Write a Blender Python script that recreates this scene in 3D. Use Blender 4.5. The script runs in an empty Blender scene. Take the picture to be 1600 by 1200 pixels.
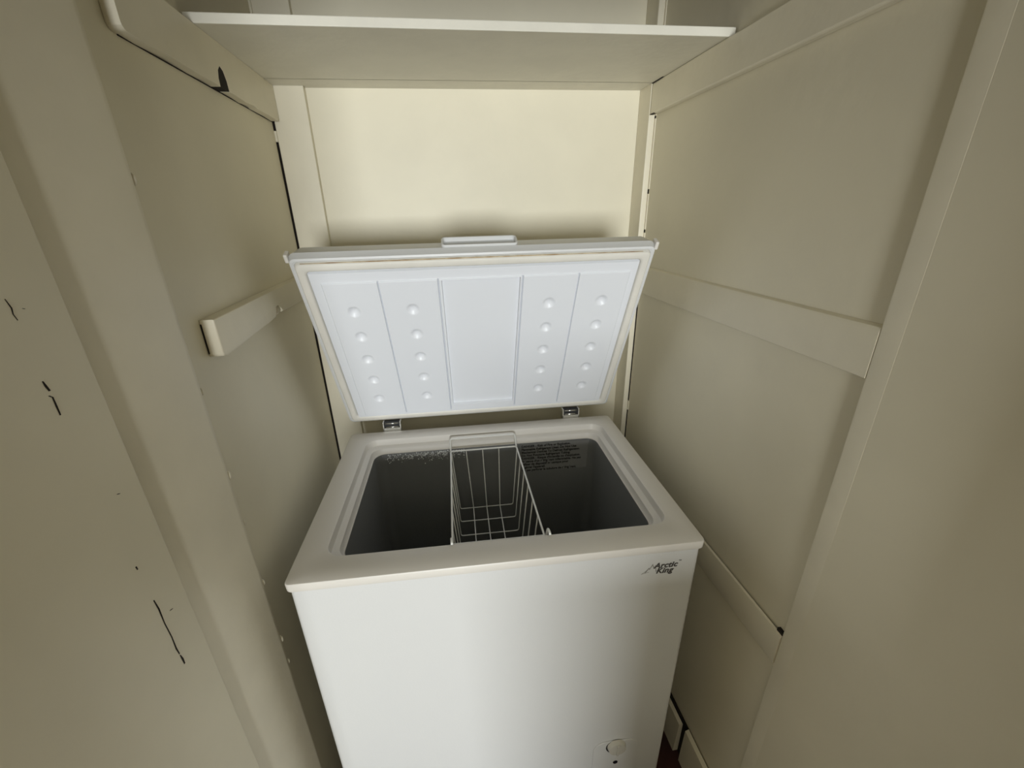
import bpy, bmesh, math, random
from mathutils import Vector, Matrix

random.seed(7)
scene = bpy.context.scene
C = scene.collection

# ------------------------------------------------------------------ camera
cam_data = bpy.data.cameras.new('camera')
cam_data.sensor_width = 36.0
cam_data.lens = 36.0 * 660.54 / 1600.0
cam_data.shift_x = (800 - 786.25) / 1600.0
cam_data.shift_y = (605.32 - 600) / 1600.0
cam_data.clip_start = 0.02
cam = bpy.data.objects.new('camera', cam_data)
C.objects.link(cam)
_r = Vector((0.98967, -0.14109, -0.02542))
_u = Vector((0.07694, 0.37307, 0.92461))
_f = Vector((0.12097, 0.91701, -0.38007))
_m = Matrix((_r, _u, -_f)).transposed().to_4x4()
_m.translation = Vector((0.3608, -1.2101, 1.3819))
cam.matrix_world = _m
scene.camera = cam

# ------------------------------------------------------------------ world and light
world = bpy.data.worlds.new('room_ambient')
scene.world = world
world.use_nodes = True
bg = world.node_tree.nodes['Background']
bg.inputs['Color'].default_value = (1.0, 0.86, 0.62, 1)
bg.inputs['Strength'].default_value = 0.13

def area_light(name, loc, target, sx, sy, power, col):
    d = bpy.data.lights.new(name, 'AREA')
    d.shape = 'RECTANGLE'; d.size = sx; d.size_y = sy; d.energy = power; d.color = col
    o = bpy.data.objects.new(name, d); C.objects.link(o)
    o.location = loc
    o.rotation_euler = (Vector(target) - Vector(loc)).to_track_quat('-Z', 'Y').to_euler()
    return o
area_light('window_light', (0.06, -5.6, 0.92), (0.30, -0.4, 1.0), 1.3, 1.2, 205, (0.955, 0.99, 1.0))

vs = scene.view_settings
vs.view_transform = 'Standard'
vs.look = 'None'
vs.gamma = 1.0
vs.use_curve_mapping = False
vs.exposure = 0.0

# ------------------------------------------------------------------ materials
def mat(name, col, rough=0.5, metal=0.0, var=0.0, vscale=6.0, bump=0.0, bscale=60.0, spec=0.5, col2=None):
    m = bpy.data.materials.new(name); m.use_nodes = True
    nt = m.node_tree; b = nt.nodes['Principled BSDF']
    b.inputs['Base Color'].default_value = (*col, 1)
    b.inputs['Roughness'].default_value = rough
    b.inputs['Metallic'].default_value = metal
    b.inputs['Specular IOR Level'].default_value = spec
    tc = nt.nodes.new('ShaderNodeTexCoord')
    if var > 0 or col2:
        n = nt.nodes.new('ShaderNodeTexNoise'); n.inputs['Scale'].default_value = vscale
        n.inputs['Detail'].default_value = 5
        nt.links.new(tc.outputs['Object'], n.inputs['Vector'])
        rmp = nt.nodes.new('ShaderNodeValToRGB')
        c2 = col2 if col2 else tuple(c * (1 - var) for c in col)
        rmp.color_ramp.elements[0].position = 0.35; rmp.color_ramp.elements[1].position = 0.65
        rmp.color_ramp.elements[0].color = (*c2, 1); rmp.color_ramp.elements[1].color = (*col, 1)
        nt.links.new(n.outputs['Fac'], rmp.inputs['Fac'])
        nt.links.new(rmp.outputs['Color'], b.inputs['Base Color'])
    if bump > 0:
        n2 = nt.nodes.new('ShaderNodeTexNoise'); n2.inputs['Scale'].default_value = bscale
        n2.inputs['Detail'].default_value = 4
        nt.links.new(tc.outputs['Object'], n2.inputs['Vector'])
        bp = nt.nodes.new('ShaderNodeBump'); bp.inputs['Strength'].default_value = bump
        bp.inputs['Distance'].default_value = 0.004
        nt.links.new(n2.outputs['Fac'], bp.inputs['Height'])
        nt.links.new(bp.outputs['Normal'], b.inputs['Normal'])
    return m

PAINT = mat('cream_wall_paint', (0.82, 0.765, 0.60), 0.5, var=0.07, vscale=4, bump=0.12, bscale=45)
TRIM = mat('cream_gloss_paint', (0.83, 0.775, 0.62), 0.42, var=0.06, vscale=9, bump=0.15, bscale=40)
SHELF = mat('white_shelf_paint', (0.80, 0.77, 0.66), 0.5, var=0.06, vscale=12, bump=0.12, bscale=70)
DARK = mat('dark_bare_wood', (0.012, 0.007, 0.004), 0.9)
FLOOR = mat('dark_red_floor', (0.05, 0.012, 0.010), 0.6, var=0.4, vscale=14)
WHITE = mat('white_enamel', (0.68, 0.685, 0.68), 0.35, bump=0.05, bscale=260)
RIM = mat('white_rim_plastic', (0.72, 0.69, 0.64), 0.4)
LINERW = mat('white_liner_plastic', (0.77, 0.79, 0.83), 0.38)
GASKET = mat('cream_gasket_rubber', (0.76, 0.735, 0.67), 0.5, var=0.06, vscale=18)
GRIME = mat('brown_grime', (0.30, 0.18, 0.07), 0.8, col2=(0.62, 0.52, 0.36), vscale=30)
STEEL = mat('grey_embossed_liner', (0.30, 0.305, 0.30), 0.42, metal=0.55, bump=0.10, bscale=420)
CHROME = mat('hinge_chrome', (0.75, 0.74, 0.70), 0.25, metal=1.0)
BLACK = mat('black_plastic', (0.012, 0.012, 0.013), 0.5)
WIRE = mat('white_coated_wire', (0.80, 0.80, 0.77), 0.35)
INK = mat('black_ink', (0.02, 0.02, 0.02), 0.7)
LOGOINK = mat('grey_logo_ink', (0.055, 0.05, 0.045), 0.5)
LOGOGREY = mat('pale_grey_logo_ink', (0.30, 0.29, 0.27), 0.5)
STICKER = mat('clear_sticker', (0.34, 0.34, 0.335), 0.35, metal=0.3)
FROST = mat('frost', (0.85, 0.87, 0.88), 0.15)
DIAL = mat('translucent_dial', (0.62, 0.60, 0.54), 0.25)
LED = mat('dark_indicator', (0.01, 0.01, 0.015), 0.25)

# ------------------------------------------------------------------ helpers
def obj(name, bm, m, parent=None, smooth=False):
    me = bpy.data.meshes.new(name)
    bmesh.ops.recalc_face_normals(bm, faces=bm.faces[:])
    bm.to_mesh(me); bm.free()
    if smooth:
        for p in me.polygons: p.use_smooth = True
    me.materials.append(m)
    o = bpy.data.objects.new(name, me); C.objects.link(o)
    if parent: o.parent = parent
    return o

def smooth_by_angle(o, deg=35):
    me = o.data
    bm = bmesh.new(); bm.from_mesh(me)
    lim = math.radians(deg)
    for f in bm.faces: f.smooth = True
    for e in bm.edges:
        if len(e.link_faces) == 2 and e.calc_face_angle(0) > lim: e.smooth = False
    bm.to_mesh(me); bm.free()
    return o

def add_box(bm, x0, x1, y0, y1, z0, z1, bev=0.0, seg=2):
    r = bmesh.ops.create_cube(bm, size=1.0)
    vsx = r['verts']
    for v in vsx:
        v.co = Vector((x0 + (v.co.x + .5) * (x1 - x0), y0 + (v.co.y + .5) * (y1 - y0), z0 + (v.co.z + .5) * (z1 - z0)))
    if bev > 0:
        es = list({e for v in vsx for e in v.link_edges})
        bmesh.ops.bevel(bm, geom=es, offset=bev, segments=seg, profile=0.5, affect='EDGES')
    return bm

def box(x0, x1, y0, y1, z0, z1, bev=0.0, seg=2):
    return add_box(bmesh.new(), x0, x1, y0, y1, z0, z1, bev, seg)

def prism(pts, axis, a0, a1, bev=0.0, seg=2):
    """closed outline in the plane normal to axis ('x','y','z'), extruded a0..a1"""
    bm = bmesh.new()
    def co(p, a):
        if axis == 'x': return (a, p[0], p[1])
        if axis == 'y': return (p[0], a, p[1])
        return (p[0], p[1], a)
    lo = [bm.verts.new(co(p, a0)) for p in pts]
    hi = [bm.verts.new(co(p, a1)) for p in pts]
    n = len(pts)
    bm.faces.new(lo); bm.faces.new(hi[::-1])
    for i in range(n):
        bm.faces.new((lo[i], lo[(i + 1) % n], hi[(i + 1) % n], hi[i]))
    if bev > 0:
        es = [e for e in bm.edges if e.calc_face_angle(0) > 0.5] if False else bm.edges[:]
        bmesh.ops.bevel(bm, geom=es, offset=bev, segments=seg, profile=0.5, affect='EDGES')
    return bm

def rrect(x0, x1, y0, y1, r, n=6):
    pts = []
    for cx, cy, a in ((x1 - r, y1 - r, 0), (x0 + r, y1 - r, 90), (x0 + r, y0 + r, 180), (x1 - r, y0 + r, 270)):
        for i in range(n + 1):
            t = math.radians(a + 90 * i / n)
            pts.append((cx + r * math.cos(t), cy + r * math.sin(t)))
    return pts

def loft(loops, cap0=False, cap1=False, closed_chain=False, bm=None):
    bm = bm or bmesh.new()
    vl = [[bm.verts.new(p) for p in lp] for lp in loops]
    n = len(vl[0])
    prs = list(zip(vl[:-1], vl[1:]))
    if closed_chain: prs.append((vl[-1], vl[0]))
    for a, b in prs:
        for i in range(n):
            bm.faces.new((a[i], a[(i + 1) % n], b[(i + 1) % n], b[i]))
    if cap0: bm.faces.new(vl[0])
    if cap1: bm.faces.new(vl[-1])
    return bm

def tube(path, r, n=8, closed=False, bm=None):
    bm = bm or bmesh.new()
    P = [Vector(p) for p in path]; k = len(P); rings = []
    prev = None
    for i in range(k):
        if closed: t = (P[(i + 1) % k] - P[i - 1])
        else: t = P[min(i + 1, k - 1)] - P[max(i - 1, 0)]
        t.normalize()
        if prev is None:
            a = Vector((0, 0, 1)) if abs(t.z) < .9 else Vector((1, 0, 0))
            nrm = t.cross(a).normalized()
        else:
            nrm = (prev - t * prev.dot(t)).normalized()
        prev = nrm; b = t.cross(nrm)
        rings.append([bm.verts.new(P[i] + (nrm * math.cos(2 * math.pi * j / n) + b * math.sin(2 * math.pi * j / n)) * r) for j in range(n)])
    prs = list(zip(rings[:-1], rings[1:]))
    if closed: prs.append((rings[-1], rings[0]))
    for a, b in prs:
        for j in range(n):
            bm.faces.new((a[j], a[(j + 1) % n], b[(j + 1) % n], b[j]))
    if not closed:
        bm.faces.new(rings[0]); bm.faces.new(rings[-1])
    return bm

def rounded_path(pts, r, n=4, closed=False):
    P = [Vector(p) for p in pts]; out = []; k = len(P)
    for i in range(k):
        if not closed and i in (0, k - 1): out.append(P[i]); continue
        a = P[i - 1] - P[i]; b = P[(i + 1) % k] - P[i]
        rr = min(r, a.length * .45, b.length * .45)
        p0 = P[i] + a.normalized() * rr; p1 = P[i] + b.normalized() * rr
        for j in range(n + 1):
            t = j / n
            out.append(p0.lerp(P[i], t).lerp(P[i].lerp(p1, t), t))
    return out

def structure(o): o['kind'] = 'structure'; return o
def tag(o, label, cat, group=None):
    o['label'] = label; o['category'] = cat
    if group: o['group'] = group
    return o
def empty(name, loc, rz=0):
    o = bpy.data.objects.new(name, None); C.objects.link(o)
    o.location = loc; o.rotation_euler = (0, 0, rz); o.empty_display_size = 0.05
    return o

def text_mesh(name, body, size, m, parent, loc, rot, depth=0.0003, shear=0.0, bold=0.0, align='LEFT', spacing=1.0, line=1.0):
    cu = bpy.data.curves.new(name, 'FONT')
    cu.body = body; cu.size = size; cu.extrude = depth; cu.shear = shear; cu.offset = bold
    cu.align_x = align; cu.space_character = spacing; cu.space_line = line
    cu.resolution_u = 3
    tmp = bpy.data.objects.new(name + '_tmp', cu); C.objects.link(tmp)
    dg = bpy.context.evaluated_depsgraph_get()
    me = bpy.data.meshes.new_from_object(tmp.evaluated_get(dg))
    bpy.data.objects.remove(tmp); bpy.data.curves.remove(cu)
    me.name = name; me.materials.clear(); me.materials.append(m)
    o = bpy.data.objects.new(name, me); C.objects.link(o)
    o.parent = parent; o.location = loc; o.rotation_euler = rot
    return o

# ------------------------------------------------------------------ the closet shell
R = 0.9074            # closet width
CEIL = 2.35
YF = -0.751           # door-frame plane
YB_ = -0.606          # far edge of the left frame board
XN = 0.003            # face of the wall in front of it

structure(obj('floor', box(-1.6, 2.5, -5.0, 0.12, -0.06, 0.0), FLOOR))
structure(obj('ceiling', box(-1.6, 2.5, -5.0, 0.12, CEIL, CEIL + 0.06), PAINT))
structure(obj('wall_back', box(-0.06, R + 0.10, 0.0, 0.06, 0.0, CEIL), PAINT))

wl = structure(obj('wall_left', box(-0.06, 0.0, YB_ - .03, -0.0185, 0.0, CEIL), PAINT))
wlf = structure(obj('wall_left_front', box(-0.06, XN, -1.07, YF, 0.0, CEIL, 0.003), PAINT))
structure(obj('wall_right', box(R, R + 0.08, -0.7900, -0.0665, 0.0, CEIL), PAINT))
structure(obj('wall_right_front', box(R - 0.006, R + 0.08, -1.07, -0.7900, 0.0, CEIL), PAINT))
# unseen walls added beside the opening, edges pushed inward to shade the near walls
structure(obj('shade_wall_left', box(-1.6, 0.026, -1.16, -1.07, 0.0, CEIL), PAINT))
structure(obj('shade_wall_right', box(0.852, 2.5, -1.16, -1.07, 0.0, CEIL), PAINT))

structure(obj('shade_header', box(0.026, 0.852, -1.16, -1.07, 1.66, CEIL), PAINT))  # unseen header, added low to cut the light above the shelf
# added half-height blocker behind the camera, shades the right of the freezer front
structure(obj('shade_half_wall', box(0.43, 2.5, -1.83, -1.75, 0.0, 0.90), PAINT))

# bare dark timber seen through the open joints of both back corners
structure(obj('trim_6', box(-0.05, 0.0045, -0.0125, 0.0, 0.0, CEIL), DARK))
structure(obj('trim_7', box(R + 0.0, R + 0.05, -0.0665, 0.0, 0.0, CEIL), DARK))
# back-left corner board and back-right corner post
structure(obj('trim_1', box(0.0045, 0.081, -0.0165, 0.0, 0.0, CEIL, 0.0015), TRIM))
structure(obj('trim_2', box(R - 0.0175, R - 0.002, -0.0647, 0.0, 0.0, CEIL, 0.002), TRIM))
# paint filling parts of the open joints
for i, (z0, z1) in enumerate(((1.55, 1.572), (1.592, CEIL), (0.0, 0.40))):
    obj('paint_fill', box(-0.003, 0.0046, -0.0180, -0.0120, z0, z1), TRIM, wl)
wr = bpy.data.objects['wall_right']
for z0, z1 in ((0.0, 0.62), (0.80, 0.83), (1.20, 1.325), (1.333, 1.42), (1.431, 1.588), (1.594, CEIL)):
    obj('paint_fill', box(R - 0.0022, R + 0.002, -0.0690, -0.058, z0, z1), TRIM, wr)

# left door-frame board: a wide board set on the wall, its far edge standing proud
pts = [(-0.014, YF - .010), (-0.014, YB_), (0.008, YB_), (0.0118, YB_ - .0010), (0.0135, YB_ - .004), (0.0132, YB_ - .010), (0.0085, YF + .085), (-0.0015, YF + .025), (-0.0095, YF - .010)]
post = structure(obj('trim_3', prism(pts, 'z', 0.0, CEIL), TRIM))
smooth_by_angle(post, 40)
obj('gap', box(-0.012, -0.0045, YF - .001, YF + .0035, 0.0, CEIL), DARK, post)
# drips of paint along the edge of the post
for z, s in ((1.43, 1.0), (1.16, .8), (1.02, 1.1), (0.93, .8), (0.80, 1.0), (0.66, 1.2), (0.60, 1.0)):
    bm = bmesh.new(); bmesh.ops.create_uvsphere(bm, u_segments=8, v_segments=6, radius=1)
    for v in bm.verts: v.co = Vector((0.0105 + v.co.x * .0035 * s, YB_ + .0015 + v.co.y * .004 * s, z + v.co.z * .007 * s))
    obj('paint_drip', bm, TRIM, post, True)
# right door-frame bead
bead = structure(obj('trim_4', prism([(R + .004, -.7625), (R - .0058, -.7625), (R - .0074, -.7638), (R - .0078, -.7660), (R - .0062, -.7900), (R + .004, -.7900)], 'z', 0.0, CEIL), TRIM))
smooth_by_angle(bead, 40)

# cracks and chips in the paint of the wall in front of the post
def crack(pts, name='paint_crack'):
    bm = bmesh.new(); L = []; Rr = []
    for y, z, w in pts:
        L.append(bm.verts.new((XN + 0.0004, y - w, z))); Rr.append(bm.verts.new((XN + 0.0004, y + w, z)))
    for i in range(len(pts) - 1):
        bm.faces.new((L[i], L[i + 1], Rr[i + 1], Rr[i]))
    r = bmesh.ops.extrude_face_region(bm, geom=bm.faces[:])
    for e in r['geom']:
        if isinstance(e, bmesh.types.BMVert): e.co.x -= 0.003
    return obj(name, bm, DARK, wlf)
crack([(-0.8068, 1.3275, .0002), (-0.8048, 1.3196, .0005), (-0.8058, 1.3146, .0003), (-0.8043, 1.3091, .0002)])
crack([(-0.8077, 1.2551, .0005), (-0.8068, 1.2502, .0011), (-0.8053, 1.2449, .0009)])
crack([(-0.8083, 1.2413, .0006), (-0.8055, 1.2388, .0006), (-0.8057, 1.2303, .0008), (-0.8059, 1.2210, .0006)])
crack([(-0.7858, 1.1186, .0009), (-0.7828, 1.1171, .0009)])
crack([(-0.8016, 1.0341, .0008), (-0.8011, 1.0296, .0007)])
crack([(-0.7991, 0.9810, .0006), (-0.7978, 0.9658, .0009), (-0.7988, 0.9439, .0006), (-0.7978, 0.9191, .0006), (-0.7988, 0.9003, .0009), (-0.7978, 0.8894, .0006)])
crack([(-0.7978, 0.8874, .0005), (-0.7968, 0.8785, .0013), (-0.7968, 0.8705, .0008)])
crack([(-0.7848, 0.9483, .0011), (-0.7808, 0.9464, .0009)])
crack([(-0.7958, 1.3175, .0005), (-0.7938, 1.3166, .0005)])

# ------------------------------------------------------------------ boards fixed to the walls
# left ledger with a rounded near end and an old hole through its bottom edge
def notch(y, w, h, z0): 
    return [(y - w, z0), (y - w * 1.0, z0 + h * .35), (y - w * .7, z0 + h * .75), (y - w * .1, z0 + h), (y + w * .5, z0 + h * .85), (y + w * .9, z0 + h * .45), (y + w, z0)]
zb, zt = 1.5905, 1.6600
outline = [(-0.018, zt), (-0.546, zt)]
outline += [(-0.546 + .008 * (1 - math.cos(a)), zb + .008 * (1 - math.sin(a))) for a in [math.radians(d) for d in (0, 30, 60, 90)]]
outline += [(-.50, zb - .0010), (-.44, zb + .0008), (-.38, zb - .0006), (-.335, zb + .0006)]
outline += notch(-0.289, .0165, .033, zb)
outline += [(-.25, zb + .0005), (-.20, zb - .0012), (-.165, zb + .0016), (-.15, zb - .001), (-.08, zb), (-.030, zb - .001), (-.018, zb + .006)]
lg = obj('support_ledger', prism(outline, 'x', 0.0005, 0.0166), TRIM)
smooth_by_angle(lg, 30)
tag(lg, 'cream painted ledger board with a dark hole under the shelf', 'board')
obj('hole', prism(notch(-0.289, .0164, .0328, zb + .0003), 'x', 0.0008, 0.0164), DARK, lg)

obj('gap', box(0.0004, 0.0016, -0.530, -0.022, zb - .0015, zb - .0002), DARK, lg)

lgr = obj('support_ledger', box(R - 0.0166, R - 0.0005, -0.7622, -0.0662, 1.5955, 1.6600, 0.003), TRIM)
tag(lgr, 'long smooth cream ledger board running from shelf end to door frame', 'board')
obj('gap', prism([(-.070, 1.5948), (-.086, 1.5948), (-.088, 1.5962), (-.070, 1.5965)], 'x', R - .0175, R - .010), DARK, lgr)
obj('gap', prism([(-.068, 1.6590), (-.100, 1.6590), (-.118, 1.6605), (-.085, 1.6625), (-.068, 1.6625)], 'x', R - .0185, R - .008), DARK, lgr)

# short cleat on the left wall: rounded ends, a scallop in its lower edge
zb, zt = 1.190, 1.2480
oc = [(-0.020, zt + .004), (-0.20, zt + .003), (-0.36, zt + .002), (-0.540, zt), (-0.540, zb + .006), (-0.536, zb + .001), (-0.528, zb)]
oc += [(-.46, zb + .003), (-.36, zb + .008), (-.305, zb + .010)]
oc += [(-.306, zb + .020), (-.298, zb + .032), (-.284, zb + .033), (-.272, zb + .026), (-.268, zb + .013)]
oc += [(-.15, zb + .012), (-.020, zb + .012)]
bm = prism(oc, 'x', 0.0005, 0.021)
bmesh.ops.bevel(bm, geom=[e for e in bm.edges if all(v.co.x > .02 for v in e.verts)], offset=.003, segments=3, profile=.5, affect='EDGES')
cl = obj('wall_cleat', bm, TRIM)
smooth_by_angle(cl, 40)
tag(cl, 'short cream painted wall cleat with a bare end beside the open lid', 'board')
obj('gap', prism([(-.5408, 1.2420), (-.5408, 1.1960), (-.5385, 1.1990), (-.5385, 1.2400)], 'x', .0003, .0022), DARK, cl)
bm = bmesh.new(); bmesh.ops.create_uvsphere(bm, u_segments=12, v_segments=8, radius=1)
for v in bm.verts: v.co = Vector((0.0100 + v.co.x * .0095, -0.278 + v.co.y * .0085, zb + .020 + v.co.z * .011))
obj('paint_lump', bm, TRIM, cl, True)

# rails on the right wall
bm = prism([(R - 0.0005, 1.1690), (R - 0.0072, 1.1690), (R - 0.0080, 1.1700), (R - 0.0080, 1.2320), (R - 0.0060, 1.2370), (R - 0.0005, 1.2400)], 'y', -0.7624, -0.0670)
mr = obj('wall_rail', bm, TRIM); smooth_by_angle(mr, 30)
tag(mr, 'flat cream rail on the wall above the freezer rim, meeting the lid', 'board')
bm = prism([(R - 0.0005, 0.618), (R - 0.0092, 0.616), (R - 0.0100, 0.618), (R - 0.0100, 0.6770), (R - 0.0085, 0.6825), (R - 0.0045, 0.6840), (R - 0.0045, 0.676), (R - 0.0005, 0.676)], 'y', -0.7624, -0.0670)
lr_ = obj('wall_rail', bm, TRIM); smooth_by_angle(lr_, 30)
tag(lr_, 'thick cream rail on the wall below the freezer rim, dark joint on top', 'board')
obj('gap', box(R - 0.0044, R - 0.0002, -0.7620, -0.08, 0.674, 0.6775), DARK, lr_)
obj('gap', box(R - 0.0060, R - 0.0002, -0.7620, -0.7490, 0.678, 0.6900), DARK, lr_)

# low skirting on the right, two lengths with an open joint
bb = structure(obj('baseboard_right', prism([(R - .0005, 0.0), (R - .016, 0.0), (R - .014, .126), (R - .0045, .130), (R - .0005, .118)], 'y', -0.7622, -0.602), TRIM))
bm = prism([(R - .006, 0.0), (R - .020, 0.0), (R - .016, .112), (R - .0075, .116), (R - .006, .112)], 'y', -0.580, -0.09)
obj('skirting_length', bm, TRIM, bb)
obj('gap', box(R - .006, R - .0002, -0.7622, -0.09, 0.0, .1225), DARK, bb)

# ------------------------------------------------------------------ shelf
sh = obj('shelf', box(0.003, R - 0.003, -0.3517, -0.0665, 1.6605, 1.6745, 0.0015), SHELF)
add = bmesh.new(); add.from_mesh(sh.data)
add_box(add, 0.003, R - 0.0185, -0.070, -0.0170, 1.6605, 1.6745)
add_box(add, 0.082, R - 0.0185, -0.0172, -0.0005, 1.6605, 1.6745)
add.to_mesh(sh.data); add.free()
tag(sh, 'white painted wooden shelf board resting on two side ledgers', 'shelf')

# ------------------------------------------------------------------ chest freezer
W, D, H = 0.730, 0.520, 0.830
FR = empty('chest_freezer', (0.0779, -0.1283, 0.0), math.radians(-1.6585))
tag(FR, 'white chest freezer standing in the closet with its lid raised', 'freezer')

def L3(pts, z): return [(x, y, z) for x, y in pts]
def body_loop(ins, r=.010): return rrect(ins, W - ins, -D + ins, -ins, r)
o = obj('cabinet', loft([L3(body_loop(.010), .022), L3(body_loop(.005), .028), L3(body_loop(.0045), .8165)], cap0=True), WHITE, FR)
smooth_by_angle(o, 35)
for x in (.05, W - .05):
    for y in (-.05, -D + .05):
        bm = bmesh.new()
        bmesh.ops.create_cone(bm, cap_ends=True, segments=16, radius1=.017, radius2=.014, depth=.0225, matrix=Matrix.Translation((x, y, .0113)))
        obj('foot', bm, BLACK, FR, False)

def op(i, r=.035): return rrect(.050 + i, .690 - i, -.464 + i, -.045 - i, r)
rim_loops = [L3(body_loop(.0043), .8130), L3(body_loop(.0012), .8125), L3(body_loop(.0005), .8140), L3(body_loop(0.0), .8270), L3(body_loop(.0010), .8292), L3(body_loop(.003), H),
             L3(op(-.002, .030), H), L3(op(.0005, .030), H - .0015), L3(op(.003, .030), H - .0165), L3(op(.006, .030), H - .0185),
             L3(op(.0125, .030), H - .0190), L3(op(.0145, .030), H - .0205), L3(op(.0165, .029), H - .0320), L3(op(.0185, .029), H - .0345), L3(op(.0205, .029), H - .0345)]
o = obj('top_rim', loft(rim_loops), RIM, FR)
smooth_by_angle(o, 35)
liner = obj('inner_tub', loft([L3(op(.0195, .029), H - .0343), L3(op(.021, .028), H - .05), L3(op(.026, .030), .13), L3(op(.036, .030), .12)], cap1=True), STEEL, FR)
smooth_by_angle(liner, 35)

# printed warning sticker on the tub's back wall
vb = -.0670
st = obj('warning_label', box(.4600, .6580, vb - .0014, vb - .0006, .7040, .7925), STICKER, FR)
st.rotation_euler = (math.radians(-.55), 0, 0)
st.location = (0, 0, 0)
st.matrix_parent_inverse = Matrix.Identity(4)
warn = ("DANGER - Risk of Fire or Explosion.\nFlammable Refrigerant Used. Do Not Use\nMechanical Devices To Defrost Refrigerator.\n"
        "Do Not Puncture Refrigerant Tubing.\nDANGER - Risque d'incendie ou d'explosion.\nPr\u00e9sence d'un r\u00e9frig\u00e9rant inflammable. Ne pas\n"
        "utiliser de dispositif m\u00e9canique pour\nd\u00e9givrer l'appareil.\nNe pas perforer la tubulure de r\u00e9frig\u00e9rant.")
tx = text_mesh('label_text', warn, .0098, INK, st, (.463, vb - .0016, .7830), (math.radians(90), 0, 0), depth=.0001, bold=.00042, line=.98)
tx.scale = (.93, 1, 1)
st.rotation_euler = (0, 0, 0)

# frost along the top of the tub's back wall
bm = bmesh.new()
for i in range(420):
    u = .085 + .22 * min(1, abs(random.gauss(.62, .28))); zz = .793 - abs(random.gauss(0, .010))
    if u > .33 or zz < .755: continue
    s = random.uniform(.0005, .0016)
    bmesh.ops.create_icosphere(bm, subdivisions=1, radius=s, matrix=Matrix.Translation((u, vb - .0006, zz)) @ Matrix.Diagonal((1.2, .7, random.uniform(.7, 1.5), 1)))
fo = obj('frost', bm, FROST, FR, True); fo['kind'] = 'stuff'
fo['label'] = 'glinting frost on the tub wall'

# front marks: logo and control panel
YB = -D + .0045 - .0004
rotF = (math.radians(90), 0, 0)
lgx = obj('brand_logo', prism([(.6225, .7645), (.6300, .7765), (.6318, .7745), (.6365, .7850), (.6395, .7765), (.6425, .7815), (.6455, .7650), (.6440, .7650), (.6420, .7780), (.6392, .7728), (.6362, .7805), (.6316, .7708), (.6300, .7730), (.6250, .7650)], 'y', YB, YB + .0003), LOGOGREY, FR)
obj('mountain_line', prism([(.6160, .7620), (.6310, .7655), (.6310, .7662), (.6180, .7632), (.6285, .7715), (.6285, .7722)], 'y', YB, YB + .0003), LOGOGREY, lgx)
text_mesh('logo_word', 'Arctic', .0172, LOGOINK, lgx, (.6395, YB, .7735), rotF, depth=.0001, shear=.25, bold=.00055, spacing=1.03)
text_mesh('logo_word', 'King', .0172, LOGOINK, lgx, (.6445, YB, .7608), rotF, depth=.0001, shear=.25, bold=.00055, spacing=1.03)
text_mesh('trademark', '\u2122', .0065, LOGOINK, lgx, (.6850, YB, .7835), rotF, depth=.0001)

cp = obj('control_panel', loft([[(x, YB + .0002, z) for x, z in rrect(.5560, .6640, .1250, .2620, .030, 8)], [(x, YB - .0012, z) for x, z in rrect(.5568, .6632, .1258, .2612, .030, 8)]], cap0=True, cap1=True), WHITE, FR)
def disc(cx, cz, y0, y1, r0, r1, n=28):
    c0 = [(cx + r0 * math.cos(2 * math.pi * i / n), y0, cz + r0 * math.sin(2 * math.pi * i / n)) for i in range(n)]
    c1 = [(cx + r1 * math.cos(2 * math.pi * i / n), y1, cz + r1 * math.sin(2 * math.pi * i / n)) for i in range(n)]
    return loft([c0, c1], cap0=True, cap1=True)
obj('dial_well', disc(.6085, .2415, YB - .0010, YB - .0016, .0235, .0232), BLACK, cp)
dl = obj('temperature_dial', disc(.6100, .2440, YB - .0010, YB - .0100, .0222, .0195), DIAL, FR)
obj('pointer', box(.6075, .6125, YB - .0130, YB - .0098, .2260, .2620, .001), DIAL, dl)
obj('power_light', disc(.6120, .1800, YB - .0008, YB - .0020, .0062, .0056, 16), LED, cp)

# hinges on the back
for u0 in (.086, .594):
    hb = obj('hinge', box(u0, u0 + .050, .0008, .0060, .770, .838, .001), CHROME, FR)
    for du in (0.0, .0460):
        obj('hinge_cheek', box(u0 + du, u0 + du + .004, .0008, .0200, .812, .8560, .001), CHROME, hb)
    obj('hinge_core', box(u0 + .0042, u0 + .0458, .0062, .0190, .800, .8555), BLACK, hb)
    for zz in (.8400, .8510):
        bmx = tube([(u0 + .007, .0045, zz), (u0 + .043, .0045, zz)], .0018, 8)
        obj('hinge_pin', bmx, CHROME, hb, True)

# ------------------------------------------------------------------ lid (local: x width, y up the lid, z towards the room)
LW, LL = 0.7333, 0.5048
def lp(ins, r, z): return [(x, y, z) for x, y in rrect(ins, LW - ins, ins, LL - ins, r, 6)]
lid = obj('lid', loft([lp(.009, .010, -.006), lp(.008, .010, -.002), lp(.005, .011, .0), lp(.001, .012, -.0015), lp(-.0005, .012, -.010), lp(-.003, .014, -.0180), lp(-.002, .014, -.0205), lp(.004, .014, -.050), lp(.009, .014, -.0535), lp(.02, .014, -.0545)], cap0=True, cap1=True), WHITE, FR)
smooth_by_angle(lid, 30)
lid.location = (-.0028, .0182, H + .0257)
lid.rotation_euler = (math.radians(115.325), 0, 0)

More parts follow.
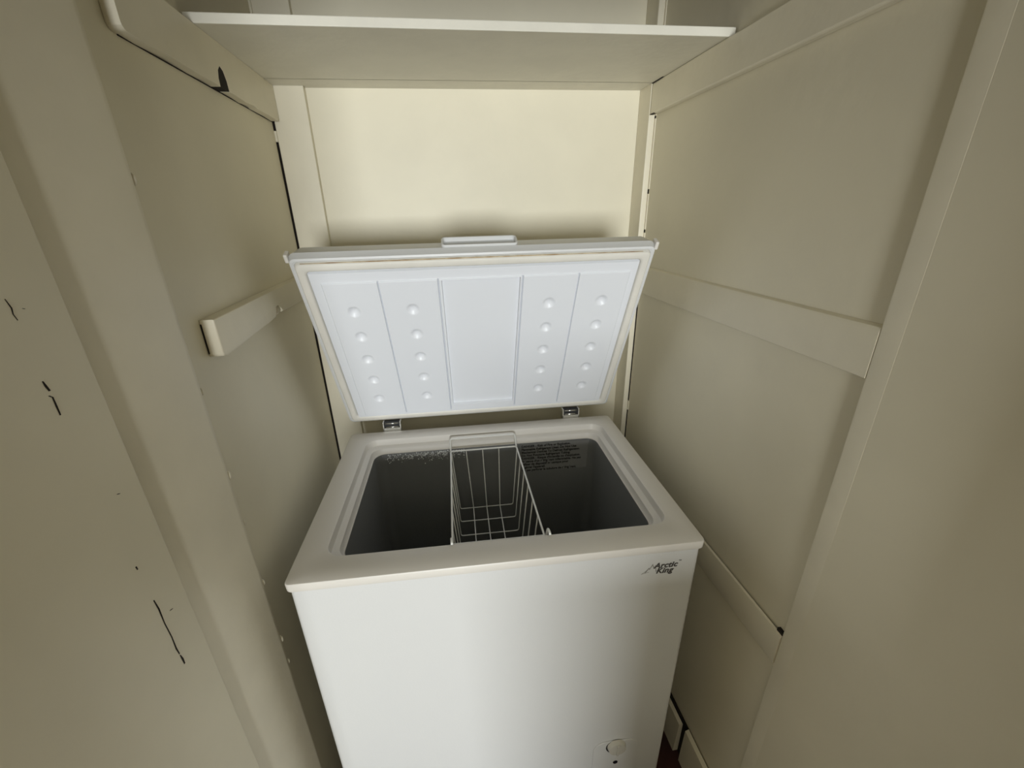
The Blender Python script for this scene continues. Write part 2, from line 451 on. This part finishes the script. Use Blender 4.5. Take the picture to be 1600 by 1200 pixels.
gk = obj('gasket', loft([lp(.0085, .010, -.005), lp(.0095, .010, .003), lp(.0115, .010, .0055), lp(.0130, .010, .0062), lp(.0225, .010, .0062), lp(.0255, .010, .0050), lp(.0268, .010, .002), lp(.0275, .010, -.005)]), GASKET, lid)
smooth_by_angle(gk, 45)
bm = bmesh.new(); a = []; b = []
for i in range(90):
    u = .022 + (LW - .05) * i / 89
    w = .0003 + .0011 * max(0, math.sin(math.pi * i / 89)) * random.uniform(.35, 1)
    a.append(bm.verts.new((u, LL - .0088 + w, .0022 + .0006))); b.append(bm.verts.new((u, LL - .0092 - w * .3, .0040)))
for i in range(89): bm.faces.new((a[i], a[i + 1], b[i + 1], b[i]))
gr = obj('grime_line', bm, GRIME, lid)

# moulded inner panel: raised pan, four flutes, centre pocket, rows of dimples
def sstep(d, w):
    t = max(0.0, min(1.0, d / w)); return t * t * (3 - 2 * t)
def inside(u, r, u0, u1, r0, r1, w):
    return sstep(min(u - u0, u1 - u, r - r0, r1 - r), w)
DIMU = (.098, .221, .5185, .6387); DIMR = (.1005, .1715, .2415, .3112, .3800)
GRV = (.1593, .2806, .4565, .5768)
def hgt(u, r):
    z = -.003 + .0075 * inside(u, r, .0270, .7060, .0240, .4755, .0030)
    pan = inside(u, r, .0480, .6900, .0330, .4525, .0025)
    z += .0028 * pan
    if .034 < r < .452:
        for g in GRV:
            d = abs(u - g)
            if d < .0018: z -= .0050 * (1 - d / .0018)
    z -= .0085 * inside(u, r, .2870, .4520, .0540, .4490, .0014)
    for du in DIMU:
        if abs(u - du) < .0140:
            for dr in DIMR:
                q = (u - du) ** 2 + (r - dr) ** 2
                if q < .0135 ** 2:
                    t = math.sqrt(q) / .0135
                    z -= .0062 * (1 - t * t) if t > .25 else .0062 * (.96875 - .5 * t * t)
    return z
def samples(lo, hi, step, fine):
    s = set(); n = int((hi - lo) / step)
    for i in range(n + 1): s.add(round(lo + (hi - lo) * i / n, 5))
    for c, w in fine:
        for k in range(-4, 5):
            x = round(c + w * k / 4, 5)
            if lo < x < hi: s.add(x)
    s = sorted(s); out = [s[0]]
    for x in s[1:]:
        if x - out[-1] > .00025: out.append(x)
    return out
US = samples(.0255, .7078, .0022, [(g, .0018) for g in GRV] + [(.0285, .002), (.7045, .002), (.0492, .0015), (.6888, .0015), (.2877, .0012), (.4513, .0012)])
RS = samples(.0235, .4775, .0022, [(.0265, .002), (.474, .002), (.0342, .0015), (.4512, .0015), (.0547, .0012), (.4483, .0012)])
bm = bmesh.new()
grid = [[bm.verts.new((u, r, hgt(u, r))) for r in RS] for u in US]
for i in range(len(US) - 1):
    for j in range(len(RS) - 1):
        bm.faces.new((grid[i][j], grid[i + 1][j], grid[i + 1][j + 1], grid[i][j + 1]))
lin = obj('inner_panel', bm, LINERW, lid, True)
smooth_by_angle(lin, 38)

# recessed grip on the lid's front edge (outline in x,z; height along y)
def gl(ins, r, y): return [(x, y, z) for x, z in rrect(.2925 + ins, .4465 - ins, -.0535 + ins, -.0195 - ins, r, 5)]
gp = obj('lid_handle', loft([gl(0, .008, .500), gl(0, .008, .5105), gl(.001, .0075, .5118), gl(.0032, .006, .5118), gl(.0042, .006, .5108), gl(.0048, .006, .5036)], cap1=True), WHITE, lid)
smooth_by_angle(gp, 35)
# end caps at the two front corners
for x0, x1 in ((-.0085, -.001), (LW + .001, LW + .0085)):
    obj('corner_cap', box(x0, x1, LL - .014, LL + .0035, -.0275, -.0085, .002), RIM, lid)

# ------------------------------------------------------------------ wire basket hung on the rim
BK = empty('wire_basket', FR.location + Vector((0, 0, 0)), FR.rotation_euler.z)
tag(BK, 'white wire basket hanging across the open freezer tub', 'basket')
zt_, zb_ = H - .030, .622
uL, uR, vB, vF = .2705, .4465, -.0860, -.4400
bL, bR, bB, bF = .2845, .4325, -.1010, -.4250
obj('top_frame', tube(rounded_path([(uL, vB, zt_), (uR, vB, zt_), (uR + .006, vF, zt_), (uL + .004, vF, zt_)], .008, 4, True), .0022, 8, True), WIRE, BK, True)
def wire(path, r=.0014, name='wire', rad=.006):
    return obj(name, tube(rounded_path(path, rad, 3), r, 7), WIRE, BK, True)
for i in range(3):           # long wires: down the back, along the bottom, up the front
    t = (i + 1) / 4
    wire([(uL + (uR - uL) * (t - .02), vB, zt_), (bL + (bR - bL) * t, bB, zb_), (bL + (bR - bL) * t, bF, zb_), (uL + (uR - uL) * t, vF, zt_)])
for i in range(7):           # cross wires: down one side, across, up the other
    t = i / 6
    vb_ = bB + (bF - bB) * t; vt_ = vB - .012 + (vF - vB + .024) * t
    wire([(uL + .002, vt_, zt_), (bL, vb_, zb_ + .001), (bR, vb_, zb_ + .001), (uR + .005 * t, vt_, zt_)])
wire([(uL, vB, zt_), (uL - .0005, -.0640, H - .0040), (uR - .001, -.0640, H - .0040), (uR, vB, zt_)], .0024, 'handle', .006)
wire([(uL + .004, vF, zt_), (uL + .004, -.4395, H - .0240), (uR + .006, -.4395, H - .0240), (uR + .006, vF, zt_)], .0024, 'handle', .006)
for u in (uL + .004, uR + .008):
    wire([(u, -.4390, H - .0260), (u, -.4440, H - .0140), (u, -.4530, H + .0040), (u + .0008, -.4625, H + .0058), (u + .001, -.4690, H + .0034)], .0024, 'hook', .004)
